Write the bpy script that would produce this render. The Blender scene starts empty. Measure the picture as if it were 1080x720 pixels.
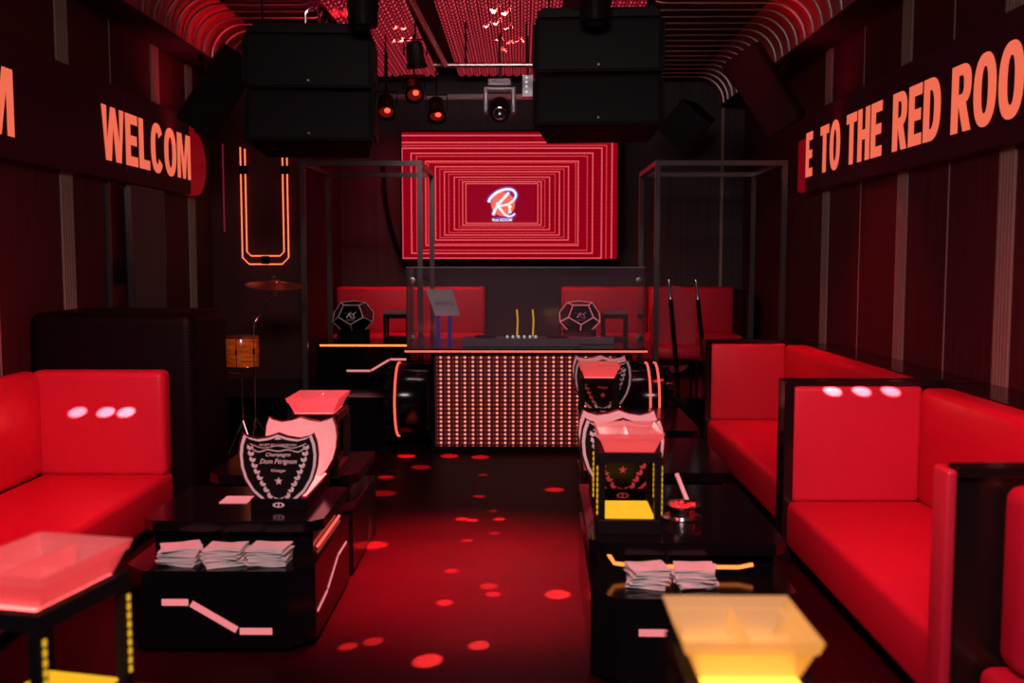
import bpy, bmesh, math, random
from mathutils import Vector, Matrix
from mathutils.geometry import tessellate_polygon
PI = math.pi
random.seed(7)
S = bpy.context.scene
COL = S.collection

# ------------------------------------------------------------------ camera, world, light, exposure
cam_d = bpy.data.cameras.new('camera'); cam = bpy.data.objects.new('camera', cam_d); COL.objects.link(cam)
cam_d.sensor_width = 36; cam_d.lens = 35.0
pitch, yaw = math.atan(85/1050), math.atan(10/1050)
cam.location = (0, 0, 2.0); cam.rotation_euler = (PI/2 - pitch, 0, yaw)
cam_d.clip_start = .05
cam_d.dof.use_dof = True; cam_d.dof.focus_distance = 8.0; cam_d.dof.aperture_fstop = 1.6
S.camera = cam
S.view_settings.view_transform = 'Standard'; S.view_settings.look = 'None'
S.view_settings.gamma = 1; S.view_settings.use_curve_mapping = False
S.view_settings.exposure = 0.0
w = bpy.data.worlds.new('world'); S.world = w; w.use_nodes = True
w.node_tree.nodes['Background'].inputs[0].default_value = (.012, .004, .005, 1)
w.node_tree.nodes['Background'].inputs[1].default_value = 1.0

RED = (1, .03, .08)
def area(name, loc, target, sx, sy, power, color, spread=180):
    d = bpy.data.lights.new(name, 'AREA'); d.shape = 'RECTANGLE'; d.size = sx; d.size_y = sy
    d.energy = power; d.color = color; d.spread = math.radians(spread)
    o = bpy.data.objects.new(name, d); COL.objects.link(o); o.location = loc
    o.rotation_euler = (Vector(target)-Vector(loc)).to_track_quat('-Z', 'Y').to_euler()
    return o
def spot(name, loc, target, dia, power, color=(1, .12, .1), blend=.35, r=.01, sy=1):
    d = bpy.data.lights.new(name, 'SPOT'); o = bpy.data.objects.new(name, d); COL.objects.link(o)
    L = (Vector(target)-Vector(loc)).length
    d.spot_size = 2*math.atan(dia/2/L); d.spot_blend = blend; d.energy = power*L*L; d.color = color
    d.shadow_soft_size = r; o.scale = (1, sy, 1)
    o.location = loc; o.rotation_euler = (Vector(target)-Vector(loc)).to_track_quat('-Z', 'Y').to_euler()
    return o
area('fill_white', (-.2, .4, 4.3), (-.2, 6.0, .4), 1.6, .8, 85, (1, .84, .82), 110)  # added white fill above the camera, in place of bounced flash
area('fill_white_rear', (-.2, 9.0, 4.4), (-.2, 13.5, 1.4), 1.2, .3, 15, (1, .84, .82), 130)  # second fill, added to carry white light to the rear, behind the speakers
area('red_wash_left', (-1.4, 4.2, 4.3), (-3.2, 6.4, .5), .8, 1.6, 40, RED, 62)
area('red_wash_right', (.5, 3.7, 4.3), (2.5, 5.7, .5), .8, 1.8, 43, RED, 66)
area('red_wash_right_far', (1.6, 8.7, 4.1), (2.5, 9.3, .8), .4, .9, 20, RED, 75)
area('red_wash_aisle', (-.35, 6.6, 4.4), (-.35, 6.3, 0), .45, .45, 150, RED, 40)
area('red_wash_stage', (-.8, 12.8, 4.3), (-.3, 13.8, 1.2), 3.6, .4, 42, RED, 90)
area('red_wash_cove_left', (-2.7, 10.5, 3.9), (-3.2, 10.5, 4.6), .2, 4.0, 14, RED, 120)
area('red_wash_cove_right', (2.2, 10.0, 3.9), (2.7, 10.0, 4.6), .2, 4.0, 7, RED, 120)

# ------------------------------------------------------------------ materials
def mat(name, col=(.5, .5, .5), rough=.5, metal=0, emit=None, es=1, spec=.5, coat=0, trans=0, ior=1.45, alpha=1):
    m = bpy.data.materials.new(name); m.use_nodes = True
    b = m.node_tree.nodes['Principled BSDF']; i = b.inputs
    i['Base Color'].default_value = (*col, 1); i['Roughness'].default_value = rough; i['Metallic'].default_value = metal
    i['Specular IOR Level'].default_value = spec; i['Coat Weight'].default_value = coat
    i['Transmission Weight'].default_value = trans; i['IOR'].default_value = ior; i['Alpha'].default_value = alpha
    if emit: i['Emission Color'].default_value = (*emit, 1); i['Emission Strength'].default_value = es
    return m
class N:
    def __init__(s, m): s.m = m; s.t = m.node_tree; s.b = s.t.nodes['Principled BSDF']
    def n(s, typ, **k):
        x = s.t.nodes.new(typ)
        for a, v in k.items(): setattr(x, a, v)
        return x
    def l(s, a, b): s.t.links.new(a, b)
    def math(s, op, a, b=None):
        x = s.n('ShaderNodeMath', operation=op)
        for k, v in enumerate([a, b]):
            if v is None: continue
            if isinstance(v, (int, float)): x.inputs[k].default_value = v
            else: s.l(v, x.inputs[k])
        return x.outputs[0]
    def coord(s):
        tc = s.n('ShaderNodeTexCoord'); sp = s.n('ShaderNodeSeparateXYZ'); s.l(tc.outputs['Object'], sp.inputs[0])
        return tc.outputs['Object'], sp.outputs
    def ramp(s, fac, stops):
        r = s.n('ShaderNodeValToRGB'); e = r.color_ramp.elements
        while len(e) < len(stops): e.new(.5)
        for k, (p, c) in enumerate(stops): e[k].position = p; e[k].color = (*c, 1)
        s.l(fac, r.inputs[0]); return r.outputs[0]
    def noise(s, vec, scale, mapscale=(1, 1, 1), detail=3):
        mp = s.n('ShaderNodeMapping'); mp.inputs['Scale'].default_value = mapscale; s.l(vec, mp.inputs[0])
        nz = s.n('ShaderNodeTexNoise'); nz.inputs['Scale'].default_value = scale; nz.inputs['Detail'].default_value = detail
        s.l(mp.outputs[0], nz.inputs['Vector']); return nz.outputs[0]
    def bump(s, h, strength, dist=.01):
        b = s.n('ShaderNodeBump'); b.inputs['Strength'].default_value = strength; b.inputs['Distance'].default_value = dist
        s.l(h, b.inputs['Height']); s.l(b.outputs[0], s.b.inputs['Normal'])

def wood_wall(name, c0, c1, axis):
    m = mat(name, c0, .55, spec=.25); q = N(m); v, xyz = q.coord()
    ms = {'y': (1, 30, .35), 'x': (30, 1, .35)}[axis]
    nz = q.noise(v, 1.6, ms, 4)
    q.l(q.ramp(nz, [(.3, c0), (.7, c1)]), q.b.inputs['Base Color'])
    return m
M = {}
M['wall'] = wood_wall('maroon_wood_panel', (.032, .006, .008), (.08, .015, .019), 'y')
M['wall_back'] = wood_wall('dark_wood_panel', (.03, .02, .022), (.055, .038, .042), 'x')
M['flute'] = mat('beige_fluted_strip', (.25, .19, .16), .5)
M['black_seam'] = mat('black_seam', (.01, .008, .008), .5)
M['door_grey'] = wood_wall('grey_laminate', (.075, .062, .062), (.11, .095, .095), 'y')
M['mirror'] = mat('dark_mirror', (.018, .026, .034), .1, metal=1)
M['chrome'] = mat('chrome', (.75, .72, .72), .18, metal=1)
M['ceil'] = mat('black_ceiling', (.012, .009, .01), .7)
M['rod'] = mat('brushed_steel_rod', (.42, .36, .34), .32, metal=1)
M['cove'] = mat('glossy_cove_skin', (.35, .03, .04), .35, spec=.5)
m = mat('dark_red_floor', (.05, .002, .006), .45, spec=.06); q = N(m); v, xyz = q.coord()
q.l(q.ramp(q.noise(v, .9, (1, 1, 1), 4), [(.3, (.016, .001, .0025)), (.7, (.028, .0012, .0035))]), q.b.inputs['Base Color'])
M['floor'] = m
M['black_gloss'] = mat('black_gloss_lacquer', (.004, .003, .004), .14, spec=.28)
M['black_satin'] = mat('black_satin', (.005, .003, .004), .5, spec=.06)
M['black_metal'] = mat('black_metal', (.008, .006, .007), .45, spec=.08)
M['frame_metal'] = mat('dark_square_tube', (.10, .08, .085), .28, metal=.6)
M['grey_metal'] = mat('grey_metal', (.20, .19, .21), .4, metal=.3)
m = mat('red_perforated_leather', (.54, .018, .046), .42, spec=.4); q = N(m); v, xyz = q.coord()
vz = q.n('ShaderNodeTexVoronoi'); vz.inputs['Scale'].default_value = 55; vz.inputs['Randomness'].default_value = 0
q.l(v, vz.inputs['Vector']); q.bump(vz.outputs['Distance'], .25, .004); M['leather'] = m
M['leather_smooth'] = mat('red_smooth_leather', (.48, .010, .034), .45, spec=.35)
m = mat('black_ribbed_leather', (.004, .002, .003), .5, spec=.12); q = N(m); v, xyz = q.coord()
wv = q.n('ShaderNodeTexWave', wave_type='BANDS', bands_direction='Z'); wv.inputs['Scale'].default_value = 14
q.l(v, wv.inputs['Vector']); q.bump(wv.outputs[0], .2, .003); M['rib_leather'] = m
M['trim_black'] = mat('black_piano_trim', (.01, .006, .007), .15)
M['rail_grey'] = mat('worn_grey_rail', (.16, .13, .14), .5)
M['sign_face'] = mat('unlit_led_face', (.014, .003, .006), .5, spec=.2, emit=(.005, .0003, .001), es=1)
m = mat('lit_sign_letters', (.1, .02, .01), .5, emit=(.9, .155, .085), es=1.0); q = N(m); v, xyz = q.coord()
a = q.math('SINE', q.math('MULTIPLY', xyz[1], 300)); b_ = q.math('SINE', q.math('MULTIPLY', xyz[2], 300))
f = q.math('MULTIPLY_ADD', q.math('MULTIPLY', a, b_), .22); f.node.inputs[2].default_value = .95
q.l(f, q.b.inputs['Emission Strength']); M['letters'] = m
M['cap_red'] = mat('red_sign_end', (.25, .0, .02), .4, emit=(.35, .001, .008), es=.4)
M['line_red'] = mat('dim_red_line', (.1, .0, .01), .4, emit=(.4, .02, .06), es=.35)
def glow(name, c, s): return mat(name, (.01, .01, .01), .7, emit=c, es=s, spec=.05)
M['neon_orange'] = glow('orange_neon', (1, .20, .09), 1.6)
M['neon_amber'] = glow('amber_neon', (1, .25, .05), 1.8)
M['neon_red'] = glow('red_neon', (1, .10, .07), 1.5)
M['neon_pink'] = glow('pink_led_inlay', (1, .25, .27), .85)
M['led_yellow'] = glow('yellow_led', (1, .52, .02), .75)
M['yellow_plate'] = glow('yellow_lit_plate', (1, .5, .015), 1.0)
M['amber_plate'] = glow('amber_lit_plate', (1, .36, .03), 5)
M['pink_plate'] = glow('pink_lit_plate', (1, .11, .10), 5)
M['dot_white'] = glow('white_indicator', (.8, .85, .9), .7)
M['lens_red'] = glow('red_lens', (1, .06, .03), 3.0)
# LED ceiling bars with a bead pattern
m = mat('led_ceiling_bar', (.32, .045, .05), .35, emit=(.5, .01, .02), es=.5); q = N(m); v, xyz = q.coord()
a = q.math('ABSOLUTE', q.math('SINE', q.math('MULTIPLY', xyz[1], 22)))
b_ = q.math('ABSOLUTE', q.math('SINE', q.math('MULTIPLY', xyz[0], 88)))
f = q.math('POWER', q.math('MULTIPLY', a, b_), 3)
q.l(q.ramp(f, [(0, (.075, .0005, .006)), (.25, (.20, .002, .014)), (.9, (.95, .10, .11))]), q.b.inputs['Emission Color'])
q.b.inputs['Emission Strength'].default_value = .8; M['led_bar'] = m
# LED booth front : grid of warm dots
m = mat('led_dot_wall', (.03, .004, .005), .4, emit=(1, .2, .1), es=1); q = N(m); v, xyz = q.coord()
def cell(c, p, off): return q.math('ABSOLUTE', q.math('SUBTRACT', q.math('FRACT', q.math('ADD', q.math('DIVIDE', c, p), off)), .5))
def dotm(px, ox, rx, ry):
    dx = q.math('DIVIDE', cell(xyz[0], px, ox), rx); dz = q.math('DIVIDE', cell(xyz[2], .0446, 0), ry)
    d = q.math('ADD', q.math('MULTIPLY', dx, dx), q.math('MULTIPLY', dz, dz))
    return q.math('MAXIMUM', q.math('SUBTRACT', 1.25, d), 0)
big = q.math('MINIMUM', dotm(.0835, 0, .20, .34), 1)
sm1 = q.math('MULTIPLY', q.math('MINIMUM', dotm(.0835, .42, .08, .24), 1), .38)
tot = q.math('ADD', big, sm1)
q.l(q.ramp(tot, [(0, (.022, .0006, .003)), (.35, (.42, .012, .016)), (1, (1, .36, .22))]), q.b.inputs['Emission Color'])
M['led_wall'] = m
# dotted led strip
m = mat('dotted_led_strip', (.05, .01, .01), .4, emit=(1, .2, .12), es=1.2); q = N(m); v, xyz = q.coord()
f = q.math('MULTIPLY_ADD', q.math('SINE', q.math('MULTIPLY', xyz[0], 2*PI/.022)), .5); f.node.inputs[2].default_value = .7
q.l(q.math('MULTIPLY', f, 1.3), q.b.inputs['Emission Strength']); M['led_strip'] = m
# screen
m = mat('screen_red', (.01, .0, .0), .7, spec=.05, emit=(.27, .0, .008), es=1); q = N(m); v, xyz = q.coord()
f = q.math('MULTIPLY_ADD', q.math('SINE', q.math('MULTIPLY', xyz[2], 2*PI/.058)), .10); f.node.inputs[2].default_value = .95
q.l(f, q.b.inputs['Emission Strength']); M['screen'] = m
M['screen_line'] = glow('screen_line', (.95, .10, .11), 1.0)
M['screen_line_dim'] = glow('screen_line_dim', (.72, .035, .05), 1.0)
M['logo_white'] = glow('logo_white', (1, .93, .97), 1.0)
M['logo_violet'] = glow('logo_violet', (.22, .05, .45), .8)
M['logo_disc'] = glow('logo_disc', (1, .16, .11), .95)
M['logo_box'] = glow('logo_box', (.27, 0, .012), 1.0)
# acrylic
def acrylic(name, tint, rough, diff, dcol, emit=None, es=1):
    m = bpy.data.materials.new(name); m.use_nodes = True; t = m.node_tree; t.nodes.remove(t.nodes['Principled BSDF'])
    out = t.nodes['Material Output']
    tr = t.nodes.new('ShaderNodeBsdfTransparent'); tr.inputs[0].default_value = (*tint, 1)
    gl = t.nodes.new('ShaderNodeBsdfGlossy'); gl.inputs['Roughness'].default_value = rough
    di = t.nodes.new('ShaderNodeBsdfTranslucent'); di.inputs[0].default_value = (*dcol, 1)
    fr = t.nodes.new('ShaderNodeFresnel'); fr.inputs[0].default_value = 1.45
    a = t.nodes.new('ShaderNodeMixShader'); b = t.nodes.new('ShaderNodeMixShader'); a.inputs[0].default_value = diff
    dd = t.nodes.new('ShaderNodeBsdfDiffuse'); dd.inputs[0].default_value = (*dcol, 1)
    c = t.nodes.new('ShaderNodeMixShader'); c.inputs[0].default_value = .25
    t.links.new(di.outputs[0], c.inputs[1]); t.links.new(dd.outputs[0], c.inputs[2])
    t.links.new(tr.outputs[0], a.inputs[1]); t.links.new(c.outputs[0], a.inputs[2])
    t.links.new(fr.outputs[0], b.inputs[0]); t.links.new(a.outputs[0], b.inputs[1]); t.links.new(gl.outputs[0], b.inputs[2])
    last = b
    if emit:
        e = t.nodes.new('ShaderNodeEmission'); e.inputs[0].default_value = (*emit, 1); e.inputs[1].default_value = es
        last = t.nodes.new('ShaderNodeAddShader'); t.links.new(b.outputs[0], last.inputs[0]); t.links.new(e.outputs[0], last.inputs[1])
    t.links.new(last.outputs[0], out.inputs[0]); return m
M['plexi'] = acrylic('clear_acrylic_sheet', (.93, .92, .94), .05, .12, (.6, .5, .62))
M['tray'] = acrylic('frosted_acrylic', (.9, .88, .88), .12, .6, (.9, .86, .86))
M['tray_pink'] = acrylic('acrylic_pink_glow', (.9, .88, .88), .12, .5, (.62, .5, .5), (1, .06, .065), .26)  # pink glow of the plate below put into the acrylic as emission
M['tray_amber'] = acrylic('acrylic_amber_glow', (.9, .88, .88), .12, .5, (.75, .68, .62), (1, .36, .04), .26)  # amber plate glow likewise put into the acrylic as emission
M['white_acrylic'] = mat('white_acrylic_panel', (.78, .62, .64), .4)
M['white_print'] = mat('white_print', (.72, .6, .62), .5)
M['shield_black'] = mat('black_shield_face', (.008, .006, .007), .25)
M['shield_edge'] = mat('dark_red_acrylic_edge', (.10, .004, .010), .15)
m = mat('napkin_paper', (.72, .62, .62), .8, spec=.1); q = N(m); v, xyz = q.coord()
q.bump(q.noise(v, 40, (1, 1, 3), 3), .3, .01); M['paper'] = m
M['sheet'] = mat('printed_sheet', (.85, .76, .77), .8)
M['ink'] = mat('grey_ink', (.10, .08, .09), .7)
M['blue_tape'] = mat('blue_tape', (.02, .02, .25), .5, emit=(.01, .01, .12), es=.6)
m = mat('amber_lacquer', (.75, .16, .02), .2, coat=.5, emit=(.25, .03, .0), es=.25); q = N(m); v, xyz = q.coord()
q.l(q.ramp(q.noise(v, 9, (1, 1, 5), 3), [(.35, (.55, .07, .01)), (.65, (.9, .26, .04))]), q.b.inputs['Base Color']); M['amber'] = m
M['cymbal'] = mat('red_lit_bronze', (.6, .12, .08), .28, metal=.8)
M['red_glass'] = mat('red_lens_glass', (.12, .004, .004), .15, emit=(.3, .01, .005), es=.35)
M['dark_glass'] = mat('dark_lens_glass', (.01, .01, .015), .06, spec=.8)
M['crystal'] = mat('red_crystals', (.8, .05, .05), .15, emit=(.5, .01, .01), es=.2)

# ------------------------------------------------------------------ geometry helpers
class MB:
    def __init__(s): s.bm = bmesh.new()
    def add(s, verts, faces, T=None):
        vs = [s.bm.verts.new(T @ Vector(v) if T else v) for v in verts]
        for f in faces:
            try: s.bm.faces.new([vs[i] for i in f])
            except ValueError: pass
        return s
    def box(s, c, d, T=None, bev=0, seg=2):
        t = bmesh.new(); bmesh.ops.create_cube(t, size=1, matrix=Matrix.Translation(c) @ Matrix.Diagonal((*d, 1)))
        if bev: bmesh.ops.bevel(t, geom=t.edges[:], offset=bev, segments=seg, affect='EDGES', profile=.5)
        return s.merge(t, T)
    def bx(s, x0, x1, y0, y1, z0, z1, T=None, bev=0, seg=2):
        return s.box(((x0+x1)/2, (y0+y1)/2, (z0+z1)/2), (x1-x0, y1-y0, z1-z0), T, bev, seg)
    def merge(s, t, T=None):
        mp = {}
        for v in t.verts: mp[v] = s.bm.verts.new(T @ v.co if T else v.co)
        for f in t.faces:
            try: s.bm.faces.new([mp[v] for v in f.verts])
            except ValueError: pass
        t.free(); return s
    def prism(s, poly, z0, z1, T=None):          # polygon in xy, extruded in z
        n = len(poly); vs = [(x, y, z0) for x, y in poly] + [(x, y, z1) for x, y in poly]
        fs = [tuple(range(n))[::-1], tuple(range(n, 2*n))] + [(i, (i+1) % n, n+(i+1) % n, n+i) for i in range(n)]
        return s.add(vs, fs, T)
    def tube(s, pts, r, n=10, closed=False, T=None):
        P = [Vector(p) for p in pts]; m = len(P); rings = []; prev = None
        for i, p in enumerate(P):
            if closed: d = P[(i+1) % m]-P[i-1]
            else: d = P[min(i+1, m-1)]-P[max(i-1, 0)]
            d.normalize()
            if prev is None: u = d.orthogonal().normalized()
            else: u = (prev-d*prev.dot(d)).normalized()
            prev = u; v = d.cross(u); rr = r[i] if isinstance(r, (list, tuple)) else r
            rings.append([p+(u*math.cos(2*PI*k/n)+v*math.sin(2*PI*k/n))*rr for k in range(n)])
        vs = [v for R in rings for v in R]; fs = []
        for i in range(m if closed else m-1):
            j = (i+1) % m
            fs += [(i*n+k, i*n+(k+1) % n, j*n+(k+1) % n, j*n+k) for k in range(n)]
        if not closed: fs += [tuple(range(n))[::-1], tuple(range((m-1)*n, m*n))]
        return s.add(vs, fs, T)
    def lathe(s, prof, n=24, T=None):            # profile (r,z) about z
        vs = []; fs = []
        for r, z in prof: vs += [(r*math.cos(2*PI*k/n), r*math.sin(2*PI*k/n), z) for k in range(n)]
        for i in range(len(prof)-1): fs += [(i*n+k, i*n+(k+1) % n, (i+1)*n+(k+1) % n, (i+1)*n+k) for k in range(n)]
        fs += [tuple(range(n))[::-1], tuple(range((len(prof)-1)*n, len(prof)*n))]
        return s.add(vs, fs, T)
    def fill(s, loops, T=None, depth=0):         # loops of 2D points, first outer, others holes
        L = [[Vector((x, y, 0)) for x, y in l] for l in loops]; tris = tessellate_polygon(L)
        flat = [v for l in L for v in l]
        s.add(flat, tris, T)
        if depth:
            s.add([v-Vector((0, 0, depth)) for v in flat], [t[::-1] for t in tris], T); o = 0
            for l in L:
                n = len(l); vs = l+[v-Vector((0, 0, depth)) for v in l]
                s.add(vs, [(i, (i+1) % n, n+(i+1) % n, n+i) for i in range(n)], T)
        return s
    def build(s, name, m, parent=None, smooth=False, kind=None, loc=None):
        bmesh.ops.recalc_face_normals(s.bm, faces=s.bm.faces[:])
        me = bpy.data.meshes.new(name); s.bm.to_mesh(me); s.bm.free()
        me.materials.append(M[m] if isinstance(m, str) else m)
        if smooth:
            for p in me.polygons: p.use_smooth = True
            me.set_sharp_from_angle(angle=math.radians(40))
        o = bpy.data.objects.new(name, me); COL.objects.link(o)
        if parent: o.parent = parent
        if loc: o.location = loc
        if kind: o['kind'] = kind
        return o
def tag(o, label, cat, group=None):
    o['label'] = label; o['category'] = cat
    if group: o['group'] = group
    return o
def thing(name, label, cat, loc=(0, 0, 0), rz=0, group=None):
    o = bpy.data.objects.new(name, None); COL.objects.link(o); o.empty_display_size = .1
    o.location = loc; o.rotation_euler = (0, 0, rz); return tag(o, label, cat, group)
def kids(o): return [c for c in COL.objects if c.parent == o]
def dup(o, loc=None, label=None, rz=None, group=None, parent=None):
    c = o.copy(); COL.objects.link(c)
    if parent: c.parent = parent
    if loc is not None: c.location = loc
    if rz is not None: c.rotation_euler = (0, 0, rz)
    if label: c['label'] = label
    if group: c['group'] = group
    for ch in kids(o): dup(ch, parent=c)
    return c
def struct(name, mb, m, smooth=False): return mb.build(name, m, kind='structure', smooth=smooth)
def TR(o, ex, ey, ez):                            # matrix from origin and axes
    return Matrix((( *[v[0] for v in (ex, ey, ez)], o[0]), (*[v[1] for v in (ex, ey, ez)], o[1]), (*[v[2] for v in (ex, ey, ez)], o[2]), (0, 0, 0, 1)))
def FRONT(x, y, z): return TR((x, y, z), (1, 0, 0), (0, 0, 1), (0, -1, 0))   # 2D drawing on a face that looks to -y
def cat(pts, k=6):                                # Catmull-Rom
    out = []; n = len(pts)
    for i in range(n-1):
        p0, p1, p2, p3 = [Vector(pts[min(max(j, 0), n-1)]) for j in (i-1, i, i+1, i+2)]
        for t in [a/k for a in range(k)]:
            out.append(.5*((2*p1)+(p2-p0)*t+(2*p0-5*p1+4*p2-p3)*t*t+(3*p1-p0-3*p2+p3)*t**3))
    out.append(Vector(pts[-1])); return out
def ribbon(mb, pts, w, T, k=6):
    P = cat([(x, y, 0) for x, y in pts], k); n = len(P); vs = []
    for i, p in enumerate(P):
        d = (P[min(i+1, n-1)]-P[max(i-1, 0)]).normalized(); nn = Vector((-d.y, d.x, 0))
        ww = w(i/(n-1)) if callable(w) else w
        vs += [p+nn*ww/2, p-nn*ww/2]
    mb.add(vs, [(2*i, 2*i+1, 2*i+3, 2*i+2) for i in range(n-1)], T)
def ell(cx, cy, rx, ry, n=32, a0=0, a1=2*PI, p=1):
    e = []
    for i in range(n):
        a = a0+(a1-a0)*i/(n if a1-a0 >= 2*PI-1e-6 else n-1); c, s_ = math.cos(a), math.sin(a)
        e.append((cx+rx*math.copysign(abs(c)**p, c), cy+ry*math.copysign(abs(s_)**p, s_)))
    return e
def text(mb, s_, T, width=None, height=None, offset=0, shear=0, mirror=False):
    cu = bpy.data.curves.new('t', 'FONT'); cu.body = s_; cu.size = 1; cu.offset = offset; cu.shear = shear; cu.resolution_u = 3
    ob = bpy.data.objects.new('t', cu); COL.objects.link(ob)
    dg = bpy.context.evaluated_depsgraph_get(); me = bpy.data.meshes.new_from_object(ob.evaluated_get(dg))
    xs = [v.co.x for v in me.vertices]; ys = [v.co.y for v in me.vertices]
    x0, x1, y0, y1 = min(xs), max(xs), min(ys), max(ys)
    k = (width/(x1-x0)) if width else height/(y1-y0)
    ky = (height/(y1-y0)) if height else k
    sg = -1 if mirror else 1
    vs = [(sg*(v.co.x-(x0+x1)/2)*k, (v.co.y-(y0+y1)/2)*ky, 0) for v in me.vertices]
    mb.add(vs, [tuple(p.vertices) for p in me.polygons], T)
    bpy.data.objects.remove(ob); bpy.data.curves.remove(cu); bpy.data.meshes.remove(me)
# bold display letters, unit height
def letter(ch, w, s=.25, t=.19):
    if ch == 'E': return [[[(0, 0), (w, 0), (w, t), (s, t), (s, .5-t/2), (w*.93, .5-t/2), (w*.93, .5+t/2), (s, .5+t/2), (s, 1-t), (w, 1-t), (w, 1), (0, 1)]]]
    if ch == 'L': return [[[(0, 0), (w, 0), (w, t), (s, t), (s, 1), (0, 1)]]]
    if ch == 'T': return [[[(w/2-s/2, 0), (w/2+s/2, 0), (w/2+s/2, 1-t), (w, 1-t), (w, 1), (0, 1), (0, 1-t), (w/2-s/2, 1-t)]]]
    if ch == 'H': return [[[(0, 0), (s, 0), (s, .5-t/2), (w-s, .5-t/2), (w-s, 0), (w, 0), (w, 1), (w-s, 1), (w-s, .5+t/2), (s, .5+t/2), (s, 1), (0, 1)]]]
    if ch == 'W':
        q_ = s*.9
        return [[[(w*.15, 0), (w*.15+q_*1.15, 0), (w*.5, .62), (w*.85-q_*1.15, 0), (w*.85, 0), (w, 1), (w-q_, 1), (w*.78, .38), (w*.5+q_*.5, 1), (w*.5-q_*.5, 1), (w*.22, .38), (q_, 1), (0, 1)]]]
    if ch == 'M': return [[[(0, 0), (s*.85, 0), (s*.85, .66), (w*.5-s*.32, 0), (w*.5+s*.32, 0), (w-s*.85, .66), (w-s*.85, 0), (w, 0), (w, 1), (w-s*1.25, 1), (w*.5, .42), (s*1.25, 1), (0, 1)]]]
    if ch == 'O': return [[ell(w/2, .5, w/2, .52, 36, p=.85), ell(w/2, .5, w/2-s, .52-t, 36, p=.85)]]
    if ch == 'C':
        o = ell(w/2, .5, w/2, .52, 30, .62, 2*PI-.62, p=.85); i = ell(w/2, .5, w/2-s, .52-t, 30, .62, 2*PI-.62, p=.85)
        return [[o+i[::-1]]]
    if ch == 'D':
        o = [(0, 0)]+ell(w*.4, .5, w*.6, .5, 24, -PI/2, PI/2, p=.8)+[(0, 1)]
        i = [(s, t)]+ell(w*.4, .5, w*.6-s, .5-t, 24, -PI/2, PI/2, p=.8)+[(s, 1-t)]
        return [[o, i]]
    if ch == 'R':
        o = [(0, 0), (s, 0), (s, .40)]+ell(w*.5, .70, w*.48, .30, 20, -PI/2, PI/2, p=.8)+[(0, 1)]
        i = [(s, .40+t*.85)]+ell(w*.5, .70, w*.48-s, .30-t*.85, 16, -PI/2, PI/2, p=.8)+[(s, 1-t*.85)]
        return [[o, i], [[(s*.95, .42), (w-s*1.05, 0), (w, 0), (w*.52+s*.55, .44)]]]
    return []
def R_logo(T, sc, parts, line, circle=True, names=None, par=None):   # the script R with keyhole on a disc; unit = 1/200 of source px
    def P(l): return [((x-530)/200*sc, (360-y)/200*sc) for x, y in l]
    loop = P([(345, 345), (368, 290), (450, 215), (560, 172), (650, 172), (705, 212), (714, 262), (680, 322), (600, 375), (490, 395)])
    stem = P([(622, 212), (560, 280), (500, 345), (440, 430), (405, 520)])
    leg = P([(462, 345), (474, 400), (520, 455), (570, 515), (640, 538), (706, 500)])
    key = [ell(102/200*sc, -45/200*sc, 25/200*sc, 25/200*sc, 16), P([(622, 422), (642, 422), (656, 492), (608, 492)])]
    return loop, stem, leg, key
def draw_R(mb, T, sc, wd=26, grow=0):
    loop, stem, leg, key = R_logo(T, sc, None, None); u = sc/200
    ribbon(mb, loop, lambda t: (wd*(1.15-.35*t)+grow)*u, T)
    ribbon(mb, stem, (wd*1.1+grow)*u, T); ribbon(mb, leg, lambda t: (wd*(1.15-.55*t)+grow)*u, T)
    for k in key: mb.fill([k], T)

# ------------------------------------------------------------------ structure
XL, XR, YB, YF, ZC = -3.75, 3.2, 14.5, -1.5, 4.6
struct('floor', MB().bx(XL-.1, XR+.1, YF, YB+.1, -.1, 0), 'floor')
struct('ceiling', MB().bx(XL-.1, XR+.1, YF, YB+.1, ZC+.05, ZC+.15), 'ceil')
struct('wall_left', MB().bx(XL-.1, XL, YF, YB, 0, ZC+.05), 'wall')
struct('wall_right', MB().bx(XR, XR+.1, YF, YB, 0, ZC+.05), 'wall')
struct('wall_back', MB().bx(XL-.1, XR+.1, YB, YB+.1, 0, ZC+.05), 'wall_back')
struct('wall_front', MB().bx(XL-.1, XR+.1, YF-.1, YF, 0, ZC+.05), 'ceil')
struct('wall_corner', MB().bx(XL, -2.62, 12.1, YB, 0, ZC+.05), 'wall')
tn = [0]
def trim(mb, m):
    tn[0] += 1; return struct('trim_%d' % tn[0], mb, m)
def flute(x, sgn, y0, y1, z0, z1):
    b = MB(); n = 5; wd = (y1-y0)/n
    b.bx(min(x, x+sgn*.004), max(x, x+sgn*.004), y0, y1, z0, z1)
    for i in range(n): b.bx(min(x, x+sgn*.016), max(x, x+sgn*.016), y0+wd*(i+.18), y0+wd*(i+.82), z0, z1)
    trim(b, 'flute')
def seam(x, sgn, y, z0, z1): trim(MB().bx(min(x, x+sgn*.006), max(x, x+sgn*.006), y-.008, y+.008, z0, z1), 'flute')
for y in (4.6, 6.53, 8.34, 10.45): flute(XR, -1, y, y+.22, 0, 4.5)
for y in (5.6, 7.55, 9.5): seam(XR, -1, y, 0, 4.5)
for y in (6.0, 8.12, 11.24): flute(XL, 1, y, y+.22, 0, 4.5)
flute(XL, 1, 10.2, 10.41, 2.78, 4.5)
for y in (7.1, 9.2): seam(XL, 1, y, 2.7, 4.5)
seam(XL, 1, 7.1, 0, 2.7)
for z in (3.55, 2.95, 2.2):                       # seams of the back wall panelling
    trim(MB().bx(-2.6, XR, YB-.006, YB, z-.008, z+.008), 'black_seam')
for x in (-2.1, -1.1, 1.6, 2.3): trim(MB().bx(x-.008, x+.008, YB-.006, YB, .6, 4.5), 'black_seam')
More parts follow.
